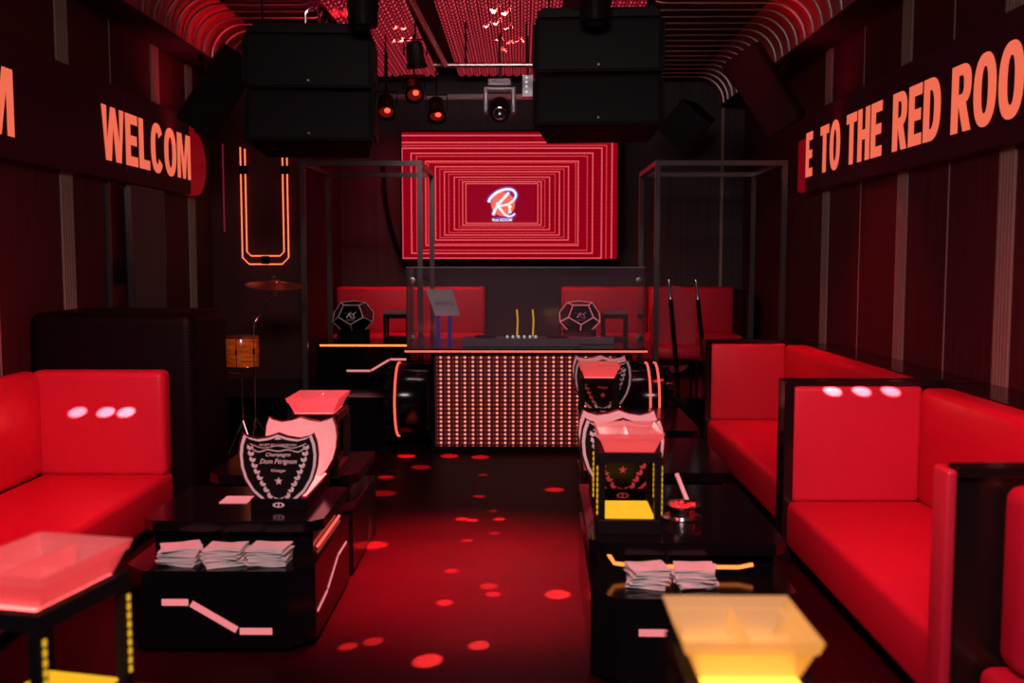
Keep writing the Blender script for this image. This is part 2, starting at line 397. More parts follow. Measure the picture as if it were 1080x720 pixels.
trim(MB().bx(2.86, 2.9, YB-.03, YB, .6, 4.3), 'flute')
# doorway on the left wall: dark mirror strip and grey leaf
struct('window_1', MB().bx(XL, XL+.02, 9.05, 9.42, 0, 2.68), 'mirror')
trim(MB().bx(XL, XL+.03, 9.0, 9.05, 0, 2.72).bx(XL, XL+.03, 9.42, 9.47, 0, 2.72), 'frame_metal')
struct('door_1', MB().bx(XL, XL+.045, 9.5, 10.34, 0, 2.70), 'door_grey')
trim(MB().bx(XL, XL+.05, 10.34, 10.37, 0, 2.72).bx(XL, XL+.05, 9.47, 9.5, 0, 2.72).bx(XL, XL+.05, 9.5, 10.34, 2.70, 2.72), 'frame_metal')
# stage
struct('floor_stage', MB().bx(XL, -1.42, 10.45, YB, 0, .56).bx(1.45, XR, 10.45, YB, 0, .56).bx(-1.42, 1.45, 10.95, YB, 0, .56), 'black_gloss')
# cove between ceiling and walls
def arc(cx, cz, r, a0, a1, n): return [(cx+r*math.cos(a0+(a1-a0)*i/n), cz+r*math.sin(a0+(a1-a0)*i/n)) for i in range(n+1)]
def cove(name, sgn, xw):
    xc = xw-sgn*.72; pts = [(p, z) for p, z in arc(xc, ZC-.36, .36, PI/2 if sgn > 0 else PI/2, 0 if sgn > 0 else PI, 10)]
    vs = []; 
    for (x, z) in pts: vs += [(x, 2.0, z), (x, YB, z)]
    n = len(pts); fs = [(2*i, 2*i+1, 2*i+3, 2*i+2) for i in range(n-1)]
    b = MB(); b.add(vs, fs)
    e = pts[-1]; b.bx(min(e[0], xw), max(e[0], xw), 2.0, YB, e[1]-.03, e[1])     # bottom shelf back to the wall
    return struct(name, b, 'cove')
cove('trim_cove_right', 1, XR); cove('trim_cove_left', -1, XL)
trim(MB().bx(XR-.36, XR, 2, YB, ZC-.42, ZC-.395), 'ceil'); trim(MB().bx(XL, XL+.36, 2, YB, ZC-.42, ZC-.395), 'ceil')

# steel rods of the ceiling, one object each
def rod(sgn, xw, xin):
    xc = xw-sgn*.74; b = MB()
    p = [(xin, 0, ZC+.03), (xin+sgn*.02, 0, ZC-.03)] + [(xin+sgn*.08, 0, ZC-.045)]
    p += [(x, 0, z) for x, z in arc(xc, ZC-.40, .355, PI/2, 0 if sgn > 0 else PI, 8)]
    b.tube(p, .014, 8); return b.build('ceiling_rod', 'rod', smooth=True)
ys = [9.0+.285*i for i in range(19)]
for sgn, xw, xin, side in ((1, XR, 1.32, 'right'), (-1, XL, -2.1, 'left')):
    r0 = rod(sgn, xw, xin)
    for i, y in enumerate(ys):
        o = r0 if i == 0 else r0.copy()
        if i: COL.objects.link(o)
        o.location = (0, y, 0)
        tag(o, 'thin steel rod bending from the black ceiling down the %s cove' % side, 'rod', 'bent steel rods over the %s side of the room' % side)
# red LED ceiling panels
def ceiling_panel(x0, x1, y0, y1, label):
    t = thing('led_ceiling_panel', label, 'ceiling light', ((x0+x1)/2, y0, ZC-.02))
    w_ = x1-x0; MB().bx(-w_/2, w_/2, 0, y1-y0, .0, .07).build('backing', 'black_satin', t)
    n = round(w_/.105); p = w_/n
    for i in range(n):
        xc = -w_/2+p*(i+.5)
        pr = [(xc+.049*math.cos(a), -.045*math.sin(a)) for a in [PI*k/8 for k in range(9)]]
        vs = [(x, 0, z) for x, z in pr]+[(x, y1-y0, z) for x, z in pr]
        b = MB(); b.add(vs, [(k, k+1, 9+k+1, 9+k) for k in range(8)]+[tuple(range(9)), tuple(range(9, 18))])
        b.build('led_bar', 'led_bar', t, smooth=True)
    return t
ceiling_panel(-.88, .42, 7.0, 14.0, 'red beaded LED ceiling panel in the middle, above the wall screen')
ceiling_panel(-2.0, -1.15, 7.0, 14.0, 'red beaded LED ceiling panel above the left hanging speakers')
ceiling_panel(.72, 1.26, 7.0, 14.0, 'red beaded LED ceiling panel above the right hanging speakers')

# ------------------------------------------------------------------ running-text signs
def lay(mb, word, T, u0, u1, h):
    rel = {'W': 1.45, 'M': 1.25, 'E': .86, 'L': .82, 'T': .92, 'H': 1.0, 'R': 1.02, 'O': 1.04, 'C': 1.0, 'D': 1.02}
    tot = sum(rel[c] for c in word)+.09*(len(word)-1); k = (u1-u0)/tot; u = u0
    for c in word:
        for loops in letter(c, rel[c]*k/h, s=.25 if k/h > .6 else .215): mb.fill([[(u+x*h, y*h) for x, y in l] for l in loops], T)
        u += (rel[c]+.09)*k
t = thing('led_sign', 'long red-lit message sign on the left wall reading WELCOM', 'sign', (XL, 5.85, 2.731)); t.scale = (1, .975, .975)
MB().bx(0, .09, -4, 5.38, 0, .87, bev=.012).build('housing', 'sign_face', t)
T = TR((.094, 0, 0), (0, 1, 0), (0, 0, 1), (1, 0, 0))
cp = [(5.385, .0), (5.55, .0)]+ell(5.55, .36, .38, .36, 12, -PI/2, PI/2)[1:-1]+[(5.55, .72), (5.385, .80)]
MB().fill([cp], T, .09).build('end_cap', 'cap_red', t)
T = T @ Matrix.Translation((0, .16, 0))
for wd_, a, b in (('WELCOM', 2.98, 5.37), ('ROOM', -.25, 1.43)):
    lt = MB(); lay(lt, wd_, T, a, b, .49); lt.build('word', 'letters', t)
t = thing('led_sign', 'long red-lit message sign on the right wall above the red sofas', 'sign', (XR, 5.82, 2.747)); t.scale = (1, .97, .97)
MB().bx(-.09, 0, -4, 5.40, 0, .87, bev=.012).build('housing', 'sign_face', t)
T = TR((-.094, 0, 0), (0, -1, 0), (0, 0, 1), (-1, 0, 0))
MB().bx(-.085, 0, 5.405, 5.75, .02, .62, bev=.03).build('end_cap', 'cap_red', t)
T = T @ Matrix.Translation((0, .165, 0))
for wd_, a, b in (('E', -5.38, -5.12), ('TO', -4.84, -4.17), ('THE', -3.98, -3.0), ('RED', -2.75, -1.76), ('ROOM', -1.57, -.05)):
    lt = MB(); lay(lt, wd_, T, a, b, .49); lt.build('word', 'letters', t)

# ------------------------------------------------------------------ sofas
def cushion(mb, x0, x1, y0, y1, z0, z1, bev=.05): mb.bx(x0, x1, y0, y1, z0, z1, bev=bev, seg=4)
def sofa_right(y0, y1, xf, label):
    t = thing('sofa', label, 'sofa', (XR, y0, 0)); L = y1-y0; f = xf-XR
    MB().bx(f+.06, -.06, .02, L-.02, 0, .09).build('plinth', 'black_satin', t)
    b = MB(); cushion(b, f, -.50, .11, L-.16, .09, .415, .05); b.build('seat', 'leather_smooth', t, True)
    b = MB(); cushion(b, -.58, -.36, .11, L-.16, .40, 1.17, .05); b.build('back_cushion', 'leather_smooth', t, True)
    b = MB(); cushion(b, f+.02, -.56, L-.20, L-.07, .40, 1.185, .04); b.build('side_cushion', 'leather', t, True)
    MB().bx(-.37, -.005, .02, L-.02, 0, 1.17).build('ledge', 'trim_black', t)
    MB().bx(f-.03, -.37, L-.075, L-.02, .0, 1.215, bev=.008).bx(f-.03, f+.035, L-.2, L-.075, 0, 1.215, bev=.008).build('partition', 'trim_black', t)
    MB().bx(f+.035, -.56, L-.19, L-.075, 1.185, 1.212).build('cap_rail', 'trim_black', t)
    return t
sofa_right(3.98, 6.70, 1.76, 'red leather booth sofa on the right with three light spots on its side cushion')
sofa_right(6.74, 10.08, 1.86, 'red leather booth sofa behind the black partition, far right by the stage')
# end of the next booth towards the camera
t = thing('sofa', 'red and black sofa end at the bottom right corner of the picture', 'sofa', (XR, 1.6, 0))
MB().bx(-1.50, -.005, 2.25, 2.34, 0, 1.2, bev=.01).build('partition', 'trim_black', t)
MB().bx(-1.55, -1.505, 2.22, 2.36, 0, 1.19, bev=.015, seg=3).build('front_padding', 'leather', t, True)
MB().bx(-1.50, -.02, 2.225, 2.25, 1.16, 1.2).build('cap_rail', 'trim_black', t)
b = MB(); cushion(b, -1.33, -.6, 2.04, 2.24, .42, 1.14, .06); b.build('side_cushion', 'leather_smooth', t, True)
b = MB(); cushion(b, -1.40, -.5, .2, 2.24, .09, .415, .05); b.build('seat', 'leather_smooth', t, True)
b = MB(); cushion(b, -.58, -.3, .2, 2.0, .40, 1.1, .05); b.build('back_cushion', 'leather_smooth', t, True)
MB().bx(-1.4, -.1, .22, 2.2, 0, .09).build('plinth', 'black_satin', t)
# left sofa
t = thing('sofa', 'red leather corner sofa on the left in front of the tall black padded block', 'sofa', (XL, 3.2, 0))
MB().bx(.05, 1.06, .02, 4.2, 0, .09).build('plinth', 'black_satin', t)
b = MB(); cushion(b, .16, 1.12, .02, 4.22, .09, .415, .05); b.build('seat', 'leather_smooth', t, True)
b = MB(); cushion(b, .02, .2, .02, 4.1, .40, 1.19, .07); b.build('back_cushion', 'leather', t, True)
b = MB(); cushion(b, .12, 1.11, 4.06, 4.24, .40, 1.19, .05); b.build('side_cushion', 'leather', t, True)
o = MB().bx(XL+.01, -2.47, 7.46, 8.35, 0, 1.61, bev=.09, seg=5).build('padded_block', 'rib_leather', smooth=True)
tag(o, 'tall black ribbed padded block behind the left red sofa', 'partition')

# ------------------------------------------------------------------ low tables
def low_table(loc, rz, label, Ltab=1.12, side=True):
    t = thing('low_table', label, 'table', loc, rz)
    W = .98; h = .43; c = .12
    poly = [(-W/2+c, 0), (W/2-c, 0), (W/2, c), (W/2, Ltab), (-W/2, Ltab), (-W/2, c)]
    MB().prism(poly, .03, h).build('body', 'black_gloss', t)
    MB().prism([(x*.94, .03+y*.95) for x, y in poly], 0, .03).build('plinth', 'black_satin', t)
    MB().bx(-W/2+.06, W/2-.06, .36, Ltab, h, .55).build('riser', 'black_gloss', t)
    k = .07
    MB().prism([(-W/2-.0, .30+k), (-W/2+k, .30), (W/2-.06, .30), (W/2, .36), (W/2, Ltab), (-W/2, Ltab)], .55, .61).build('upper_top', 'black_gloss', t)
    # zigzag inlay on the front, right side and the riser
    def bar(mb, T, p, q_, w_): 
        d = Vector((q_[0]-p[0], q_[1]-p[1])).normalized(); nn = Vector((-d.y, d.x))*w_/2
        mb.fill([[(p[0]+nn.x, p[1]+nn.y), (q_[0]+nn.x, q_[1]+nn.y), (q_[0]-nn.x, q_[1]-nn.y), (p[0]-nn.x, p[1]-nn.y)]], T, .006)
    b = MB(); T = FRONT(0, -.004, 0)
    bar(b, T, (-.27, .268), (-.135, .268), .034); bar(b, T, (-.12, .262), (.11, .125), .034); bar(b, T, (.125, .118), (.29, .118), .034)
    b.build('light_inlay', 'neon_pink', t)
    if not side: return t
    b = MB(); T = TR((W/2+.004, 0, 0), (0, 1, 0), (0, 0, 1), (1, 0, 0))
    bar(b, T, (.16, .17), (.42, .19), .014); bar(b, T, (.44, .197), (.74, .287), .014); bar(b, T, (.76, .29), (1.02, .29), .014)
    b.build('light_inlay', 'neon_pink', t)
    return t
def riser_neon(t, both):
    b = MB(); W = .98
    b.tube([(-W/2+.10, .355, .535), (-W/2+.13, .353, .49), (-.25, .352, .475), (.26, .352, .475), (.33, .352, .49)], .010, 8)
    b.build('neon_tube', 'neon_amber', t, True)
def side_neon(t):
    W = .98; b = MB(); b.tube([(W/2-.045, .40, .445), (W/2-.045, 1.05, .445)], .008, 8); b.build('neon_tube', 'neon_red', t, True)
tl1 = low_table((-1.56, 4.93, 0), 0, 'left low black table holding three napkin stacks on its lower front tier'); side_neon(tl1)
tl2 = low_table((-1.56, 6.08, 0), 0, 'left low black table behind the napkin table, under the small glowing tray', side=False)
tr1 = low_table((.82, 4.53, 0), -.02, 'right low black table holding two napkin stacks beside amber neon', 1.6); riser_neon(tr1, 1)
tr2 = low_table((.90, 6.17, 0), -.02, 'right low black table in the middle of the row beside the far sofa', 1.6)
tr3 = low_table((.98, 7.81, 0), -.02, 'right low black table farthest back, before the booth', 1.6)
tr0 = low_table((.82, 1.7, 0), 0, 'right low black table nearest the camera, under the amber glowing tray', 1.5)
tl0 = low_table((-1.62, 2.0, 0), 0, 'left low black table nearest the camera, under the large pink tray', 1.18)

# napkin stacks
def napkins(loc, rz, label, flip=1, seed=0, w_=.20):
    rnd = random.Random(seed); b = MB(); n = 11
    for i in range(n):
        a = rnd.uniform(-.16, .16)+flip*.035*(i-n/2); z = i*.0085
        T = Matrix.Translation((rnd.uniform(-.006, .006), rnd.uniform(-.006, .006), z+.0005)) @ Matrix.Rotation(a, 4, 'Z') @ Matrix.Rotation(flip*.02, 4, 'Y')
        hw = w_/2; sag = rnd.uniform(.001, .004)
        vs = []; G = 5
        for iy in range(G):
            for ix in range(G):
                x = -hw+w_*ix/(G-1); y = -.075+.15*iy/(G-1)
                vs.append((x, y, .003+sag*math.sin(ix*1.7+iy+i)))
        fs = [(j*G+k, j*G+k+1, (j+1)*G+k+1, (j+1)*G+k) for j in range(G-1) for k in range(G-1)]
        vs2 = vs+[(x, y, z_+.006) for x, y, z_ in vs]
        m_ = G*G; f2 = [f_[::-1] for f_ in fs]+[tuple(m_+q_ for q_ in f_) for f_ in fs]
        rim = [0*G+k for k in range(G)]+[k*G+G-1 for k in range(1, G)]+[(G-1)*G+k for k in range(G-2, -1, -1)]+[k*G for k in range(G-2, 0, -1)]
        f2 += [(rim[k], rim[(k+1) % len(rim)], m_+rim[(k+1) % len(rim)], m_+rim[k]) for k in range(len(rim))]
        b.add(vs2, f2, T)
    o = b.build('napkin_stack', 'paper', smooth=False); o.location = loc; o.rotation_euler = (0, 0, rz); return tag(o, label, 'napkins')
napkins((-1.775, 5.07, .43), .12, 'white paper napkin stack at the left end of the left table row', 1, 1)
napkins((-1.54, 5.06, .43), 0, 'white paper napkin stack in the middle of the left three', -1, 2)
napkins((-1.31, 5.07, .43), -.12, 'white paper napkin stack next to the red neon line on the left table', -1, 3, .20)
napkins((.615, 4.74, .43), .05, 'white paper napkin stack left of its twin on the right table', 1, 4, .19)
napkins((.84, 4.74, .43), -.05, 'white paper napkin stack by the amber neon end on the right table', -1, 5, .19)

# ------------------------------------------------------------------ shield displays
def shield_pts():
    s_ = [(-.215, .215), (-.19, .197), (-.13, .180), (-.06, .192), (0, .216), (.06, .192), (.13, .180), (.19, .197), (.215, .215)]
    r_ = [(.235, .15), (.243, .07), (.236, -.02), (.212, -.11), (.165, -.20), (.09, -.275), (0, -.325)]
    return [(x, y*.88) for x, y in s_+r_+[(-x, y) for x, y in r_[::-1][1:]]]
SH = shield_pts(); SC = (0, -.02)
def scaled(k, pts=SH): return [(SC[0]+(x-SC[0])*k, SC[1]+(y-SC[1])*k) for x, y in pts]
def star(cx, cy, r): return [(cx+(r if i % 2 == 0 else r*.4)*math.sin(PI*i/5), cy+(r if i % 2 == 0 else r*.4)*math.cos(PI*i/5)) for i in range(10)]
def champagne_display(loc, rz, sc, label, gap=.52, front_off=.03):
    t = thing('bottle_display', label, 'display', loc, rz); t.scale = (sc, sc, sc)
    MB().bx(-.17, .17, front_off-.05, gap+.10, 0, .075, bev=.004).build('base', 'black_satin', t)
    MB().bx(-.15, .15, front_off+.03, gap+.08, .0755, .079).build('lit_plate', 'pink_plate', t)
    b = MB(); T = FRONT(0, front_off-.0505, .038); b.fill([ell(0, 0, .036, .016, 20)], T); o = b.build('base_badge', 'white_print', t)
    b = MB(); b.fill([ell(-.012, 0, .009, .009, 12)], FRONT(0, front_off-.051, .038)); b.fill([ell(.012, 0, .009, .009, 12)], FRONT(0, front_off-.051, .038)); b.build('badge_mark', 'shield_black', o)
    zc = .287
    # front shield
    s = MB().fill([SH], FRONT(0, front_off-.036, zc), .03).build('front_shield', 'shield_edge', t)
    MB().fill([scaled(.985)], FRONT(0, front_off-.0375, zc)).build('face', 'shield_black', s)
    b = MB(); T = FRONT(0, front_off-.0395, zc)
    b.fill([scaled(.955), scaled(.885)], T); b.build('outline', 'white_print', s)
    b = MB()
    b.fill([star(0, -.105, .026)], T)
    for sg in (-1, 1):                           # laurel
        for i in range(9):
            f_ = i/8; cx = sg*(.172-.105*f_**1.7); cy = .085-.29*f_; an = PI/2+sg*(.15+.75*f_)
            for da in (-.5, .5):
                L_ = .036; ax = an+da; d = (math.cos(ax), math.sin(ax)); nn = (-d[1], d[0]); wv_ = .011
                b.fill([[(cx, cy), (cx+d[0]*L_*.5+nn[0]*wv_, cy+d[1]*L_*.5+nn[1]*wv_), (cx+d[0]*L_, cy+d[1]*L_), (cx+d[0]*L_*.5-nn[0]*wv_, cy+d[1]*L_*.5-nn[1]*wv_)]], T)
    ribbon(b, [(.09, -.245), (0, -.215), (-.03, -.205)], .006, T); ribbon(b, [(-.09, -.245), (0, -.215), (.03, -.205)], .006, T)
    ribbon(b, [(-.17, .125), (-.09, .098), (0, .112), (.09, .098), (.17, .125)], .004, T)
    ribbon(b, [(-.165, .10), (-.12, .075), (-.06, .088), (0, .078), (.06, .088), (.12, .075), (.165, .10)], .006, T)
    b.fill([[(-.02, .15), (.02, .15), (.012, .163), (0, .17), (-.012, .163)]], T)
    b.build('ornament', 'white_print', s)
    for s_, x, y, wd_, hh in (('Champagne', 0, .055, .15, .030), ('Dom Pérignon', 0, .012, .225, .038), ('Vintage', 0, -.042, .085, .024)):
        b = MB(); text(b, s_, FRONT(x, front_off-.0395, zc+y), wd_, hh, .012, .35); b.build('lettering', 'white_print', s)
    b = MB(); text(b, 'MOËT ET CHANDON', FRONT(-.0, front_off-.0395, zc+.118), .22, .017, .01); b.build('lettering', 'white_print', s)
    s = MB().fill([SH], FRONT(0, gap, zc), .03).build('rear_shield', 'shield_edge', t)
    MB().fill([scaled(.975)], FRONT(0, gap-.0015, zc)).build('pale_panel', 'white_acrylic', s)
    return t
champagne_display((-1.352, 5.46, .61), 0, .92, 'shield-shaped champagne display lit pink on the left table', .62)
champagne_display((.585, 5.62, .61), -.02, 1.02, 'shield-shaped champagne display behind the yellow lantern on the right table', .40, .10)
champagne_display((.725, 8.75, .61), -.02, 1.08, 'shield-shaped champagne display farthest back, against the dotted booth front', .5, .10)

# ------------------------------------------------------------------ lantern stands and trays
def lantern(loc, rz, label, top, W=.32, h=.42, plate='yellow_plate', D=.42):
    t = thing('lantern_stand', label, 'lantern', loc, rz); a = W/2; e = D/2
    MB().bx(-a, a, -e, e, 0, .075, bev=.004).build('base', 'black_metal', t)
    MB().bx(-a+.03, a-.03, -e+.03, e-.03, .0755, .082).build('lit_plate', plate, t)
    for sx in (-1, 1):
        for sy in (-1, 1):
            cx, cy = sx*(a-.0175), sy*(e-.0175)
            p = MB().bx(cx-.0175, cx+.0175, cy-.0175, cy+.0175, .075, h-.05).build('post', 'black_metal', t)
            b = MB(); x0 = cx
            for k in range(9): b.box((cx+sx*.0215, cy, .11+k*(h-.19)/8), (.007, .014, (h-.19)/8*.72), bev=.002, seg=1)
            b.build('led_strip', 'led_yellow' if plate == 'yellow_plate' else 'black_gloss', p)
    b = MB().bx(-a, a, -e, -e+.035, h-.05, h).bx(-a, a, e-.035, e, h-.05, h).bx(-a, -a+.035, -e+.035, e-.035, h-.05, h).bx(a-.035, a, -e+.035, e-.035, h-.05, h)
    b.build('top_frame', 'black_metal', t)
    MB().bx(-a+.036, a-.036, -e+.036, e-.036, h-.02, h-.002).build('top_light', top, t)
    return t
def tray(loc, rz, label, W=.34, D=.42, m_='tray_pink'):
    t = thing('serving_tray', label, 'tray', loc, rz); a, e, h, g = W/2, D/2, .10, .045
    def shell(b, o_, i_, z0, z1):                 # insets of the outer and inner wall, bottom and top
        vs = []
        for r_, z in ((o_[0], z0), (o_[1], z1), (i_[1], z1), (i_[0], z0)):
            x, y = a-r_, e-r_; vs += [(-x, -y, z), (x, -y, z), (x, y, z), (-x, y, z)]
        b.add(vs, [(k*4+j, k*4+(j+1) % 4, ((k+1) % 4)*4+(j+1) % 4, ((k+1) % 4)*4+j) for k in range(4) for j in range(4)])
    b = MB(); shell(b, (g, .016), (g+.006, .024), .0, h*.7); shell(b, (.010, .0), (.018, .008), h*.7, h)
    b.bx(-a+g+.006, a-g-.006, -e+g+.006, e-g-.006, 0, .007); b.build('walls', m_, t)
    MB().bx(-.004, .004, -e+g+.004, e-g-.004, .007, h*.9).build('divider', m_, t)
    MB().bx(-a+g-.006, -.004, -.004, .004, .007, h*.6).build('divider', m_, t)
    MB().bx(.004, a-g+.006, -.004, .004, .007, h*.6).build('divider', m_, t)
    return t
lantern((.555, 5.19, .61), -.02, 'yellow-lit black lantern stand on the right table in front of the shield', 'pink_plate')
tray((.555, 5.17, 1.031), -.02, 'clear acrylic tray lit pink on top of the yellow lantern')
lantern((.655, 8.42, .61), -.02, 'dark lantern stand in front of the farthest shield display', 'pink_plate', plate='black_gloss')
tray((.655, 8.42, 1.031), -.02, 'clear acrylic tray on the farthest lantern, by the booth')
lantern((-1.325, 6.45, .61), 0, 'dark lantern stand on the left table behind the pale shield', 'pink_plate', plate='black_gloss')
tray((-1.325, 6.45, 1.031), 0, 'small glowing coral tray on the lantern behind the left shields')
lantern((.53, 2.35, .61), 0, 'lantern stand under the large amber tray at the bottom edge', 'amber_plate', plate='black_gloss', W=.30)
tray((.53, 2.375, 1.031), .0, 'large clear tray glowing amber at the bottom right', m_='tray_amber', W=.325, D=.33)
lantern((-1.432, 2.88, .61), -.22, 'black lantern stand with yellow LED legs at the bottom left', 'pink_plate')
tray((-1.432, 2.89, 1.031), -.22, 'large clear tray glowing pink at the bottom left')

# ashtray with crystals and a lighter stick
t = thing('ashtray', 'round chrome ashtray with red crystals on the right table', 'ashtray', (.875, 5.33, .61))
MB().lathe([(.105, 0), (.108, .006), (.07, .012), (.066, .05), (.10, .062), (.104, .075), (.095, .075), (.06, .058), (.02, .055)], 28).build('bowl', 'chrome', t, True)
b = MB(); rnd = random.Random(3)
for i in range(16):
    a = rnd.uniform(0, 2*PI); r_ = rnd.uniform(0, .07)
    b.box((r_*math.cos(a), r_*math.sin(a), .072), (.022, .018, .016), Matrix.Identity(4))
o = b.build('crystals', 'crystal', t); o['kind'] = 'stuff'
o = MB().tube([(.945, 5.44, .612), (.942, 5.448, .622), (.885, 5.60, .79)], [.008, .013, .013], 10).build('white_stick', 'white_print', smooth=True)
tag(o, 'pale slim stick standing tilted behind the chrome ashtray', 'stick')
# thin emissive sheet painting a glow onto the tabletop left of the shield
o = MB().bx(-1.74, -1.58, 5.62, 5.78, .61, .615).build('table_glow', 'neon_pink'); tag(o, 'flat pink glow painted on the table left of the champagne shield', 'card')

# ------------------------------------------------------------------ DJ booth
t = thing('dj_booth', 'black DJ booth with dotted red LED front below the screen', 'booth', (.04, 10.25, 0))
MB().bx(-.98, .98, .03, .68, 0, 1.05).build('body', 'black_satin', t)
MB().bx(-.94, .94, .0, .03, .075, 1.03).build('led_front', 'led_wall', t)
MB().bx(-1.24, 1.25, -.10, .70, 1.05, 1.10).build('ledge', 'black_gloss', t)
MB().bx(-1.24, 1.25, -.108, -.1, 1.066, 1.086).build('led_strip', 'led_strip', t)
for sg, nm in ((-1, 'left'), (1, 'right')):
    R_ = Matrix.Translation((1.23, .0, .57)) @ Matrix.Rotation(PI/2, 4, 'Y')
    if sg < 0: R_ = Matrix.Translation((-1.16, .0, .57)) @ Matrix.Rotation(-PI/2, 4, 'Y')
    o = MB().lathe([(.36, -.18), (.375, -.16), (.375, .16), (.34, .19), (.31, .19), (.31, .26), (.2, .27)], 40, R_).build('drum_end', 'black_gloss', t, True)
    rings = [(-1.31, .38)] if sg < 0 else [(1.25, .379), (1.34, .379)]
    for xr, rr in rings:
        b = MB(); b.tube([(xr, rr*math.cos(a), .57+rr*math.sin(a)) for a in [2*PI*k/48 for k in range(48)]], .012, 8, True)
        b.build('neon_ring', 'neon_red', o, True)
    b = MB()
    for k in range(12):
        a = 2*PI*k/12
        b.box((0, .325, 0), (.06, .03, .07), Matrix.Translation((-1.40 if sg < 0 else 1.46, 0, .57)) @ Matrix.Rotation(a, 4, 'X'), .006)
    b.build('bolt_ring', 'black_metal', o)
t = thing('acrylic_screen', 'clear acrylic shield standing on the DJ booth ledge', 'screen', (.04, 10.25, 1.10))
MB().bx(-1.22, 1.22, -.07, -.055, 0, .83).build('front_sheet', 'plexi', t)
for sg in (-1, 1):
    MB().bx(sg*1.212-.007, sg*1.212+.007, -.055, .5, 0, .83).build('side_sheet', 'plexi', t)
    for z in (.11, .70):
        b = MB(); b.lathe([(.012, 0), (.034, 0), (.034, .012), (.012, .014)], 20, Matrix.Translation((sg*1.16, -.0701, z)) @ Matrix.Rotation(PI/2, 4, 'X')); b.build('standoff', 'chrome', t, True)
b = MB().bx(-1.22, 1.22, -.072, -.053, .83, .838); b.build('top_edge', 'grey_metal', t)
o = MB().add([(-.985, 10.21, 1.71), (-.71, 10.21, 1.71), (-.63, 10.205, 1.44), (-.885, 10.205, 1.44), (-.985, 10.213, 1.71), (-.71, 10.213, 1.71), (-.63, 10.208, 1.44), (-.885, 10.208, 1.44)],
    [(0, 1, 2, 3), (7, 6, 5, 4), (0, 4, 5, 1), (1, 5, 6, 2), (2, 6, 7, 3), (3, 7, 4, 0)]).build('paper_sheet', 'sheet')
tag(o, 'white paper sheet taped to the acrylic shield, printed side away', 'paper')
b = MB(); T = TR((-.79, 10.2045, 1.56), (1, 0, 0), (-.18, 0.0, 1), (0, -1, 0)); text(b, 'DJ STAND', T, .19, .045, 0, 0, True)
o2 = b.build('printing', 'ink', o)
for x in (-.86, -.74):
    tp = MB().bx(x-.022, x+.022, 10.212, 10.216, 1.11, 1.44).build('tape_strip', 'blue_tape'); tag(tp, 'blue tape strip below the paper sheet, ' + ('left one' if x < -.8 else 'right one'), 'tape')
# gear on the booth
t = thing('dj_controller', 'grey DJ mixing deck on the booth behind the acrylic', 'mixer', (.0, 10.55, 1.10))
MB().bx(-.62, .62, -.16, .16, 0, .09, bev=.01).build('case', 'grey_metal', t)
for x in (-.38, .38): MB().lathe([(.11, .09), (.115, .1), (.11, .11), (.02, .112)], 24, Matrix.Translation((x, 0, 0))).build('jog_wheel', 'black_metal', t, True)
for i in range(6): MB().lathe([(.012, .09), (.012, .115), (.008, .118)], 10, Matrix.Translation((-.15+i*.06, -.08, 0))).build('knob', 'dot_white', t, True)
for x in (-.04, .13):
    tp = MB().tube([(x-.012, 10.78, 1.12), (x, 10.78, 1.38), (x-.01, 10.78, 1.5)], .009, 8).build('light_stick', 'led_yellow', smooth=True)
    tag(tp, 'thin yellow light stick behind the acrylic, ' + ('left of the pair' if x < 0 else 'right of the pair'), 'light')
    tp.location = (0, -.1, -.02)
MB_ = MB().bx(.55, 1.0, 10.7, 10.9, 1.10, 1.17, bev=.01).build('player_box', 'grey_metal'); tag(MB_, 'small grey player box at the right end of the booth', 'player')

# left side counter with LED edge
t = thing('side_counter', 'black counter left of the booth with amber light line', 'counter', (-1.85, 11.6, .56))
MB().bx(-.55, .55, 0, .7, 0, .44).build('body', 'black_gloss', t)
MB().bx(-.58, .58, -.05, .7, .44, .475).build('worktop', 'black_gloss', t)
MB().bx(-.50, .58, -.06, -.05, .447, .468).build('led_edge', 'neon_amber', t)
b = MB(); T = FRONT(0, -.004, 0)
for p, q_ in (((-.20, .155), (.08, .155)), ((.09, .16), (.30, .285)), ((.31, .29), (.50, .29))):
    d = Vector((q_[0]-p[0], q_[1]-p[1])).normalized(); nn = Vector((-d.y, d.x))*.012
    b.fill([[(p[0]+nn.x, p[1]+nn.y), (q_[0]+nn.x, q_[1]+nn.y), (q_[0]-nn.x, q_[1]-nn.y), (p[0]-nn.x, p[1]-nn.y)]], T, .004)
b.build('light_inlay', 'neon_pink', t)
t = thing('side_counter', 'black counter behind the booth carrying the faceted ornament', 'counter', (.75, 11.6, .56))
MB().bx(-.55, .55, 0, .7, 0, .44).build('body', 'black_gloss', t)
MB().bx(-.58, .58, -.05, .7, .44, .475).build('worktop', 'black_gloss', t)
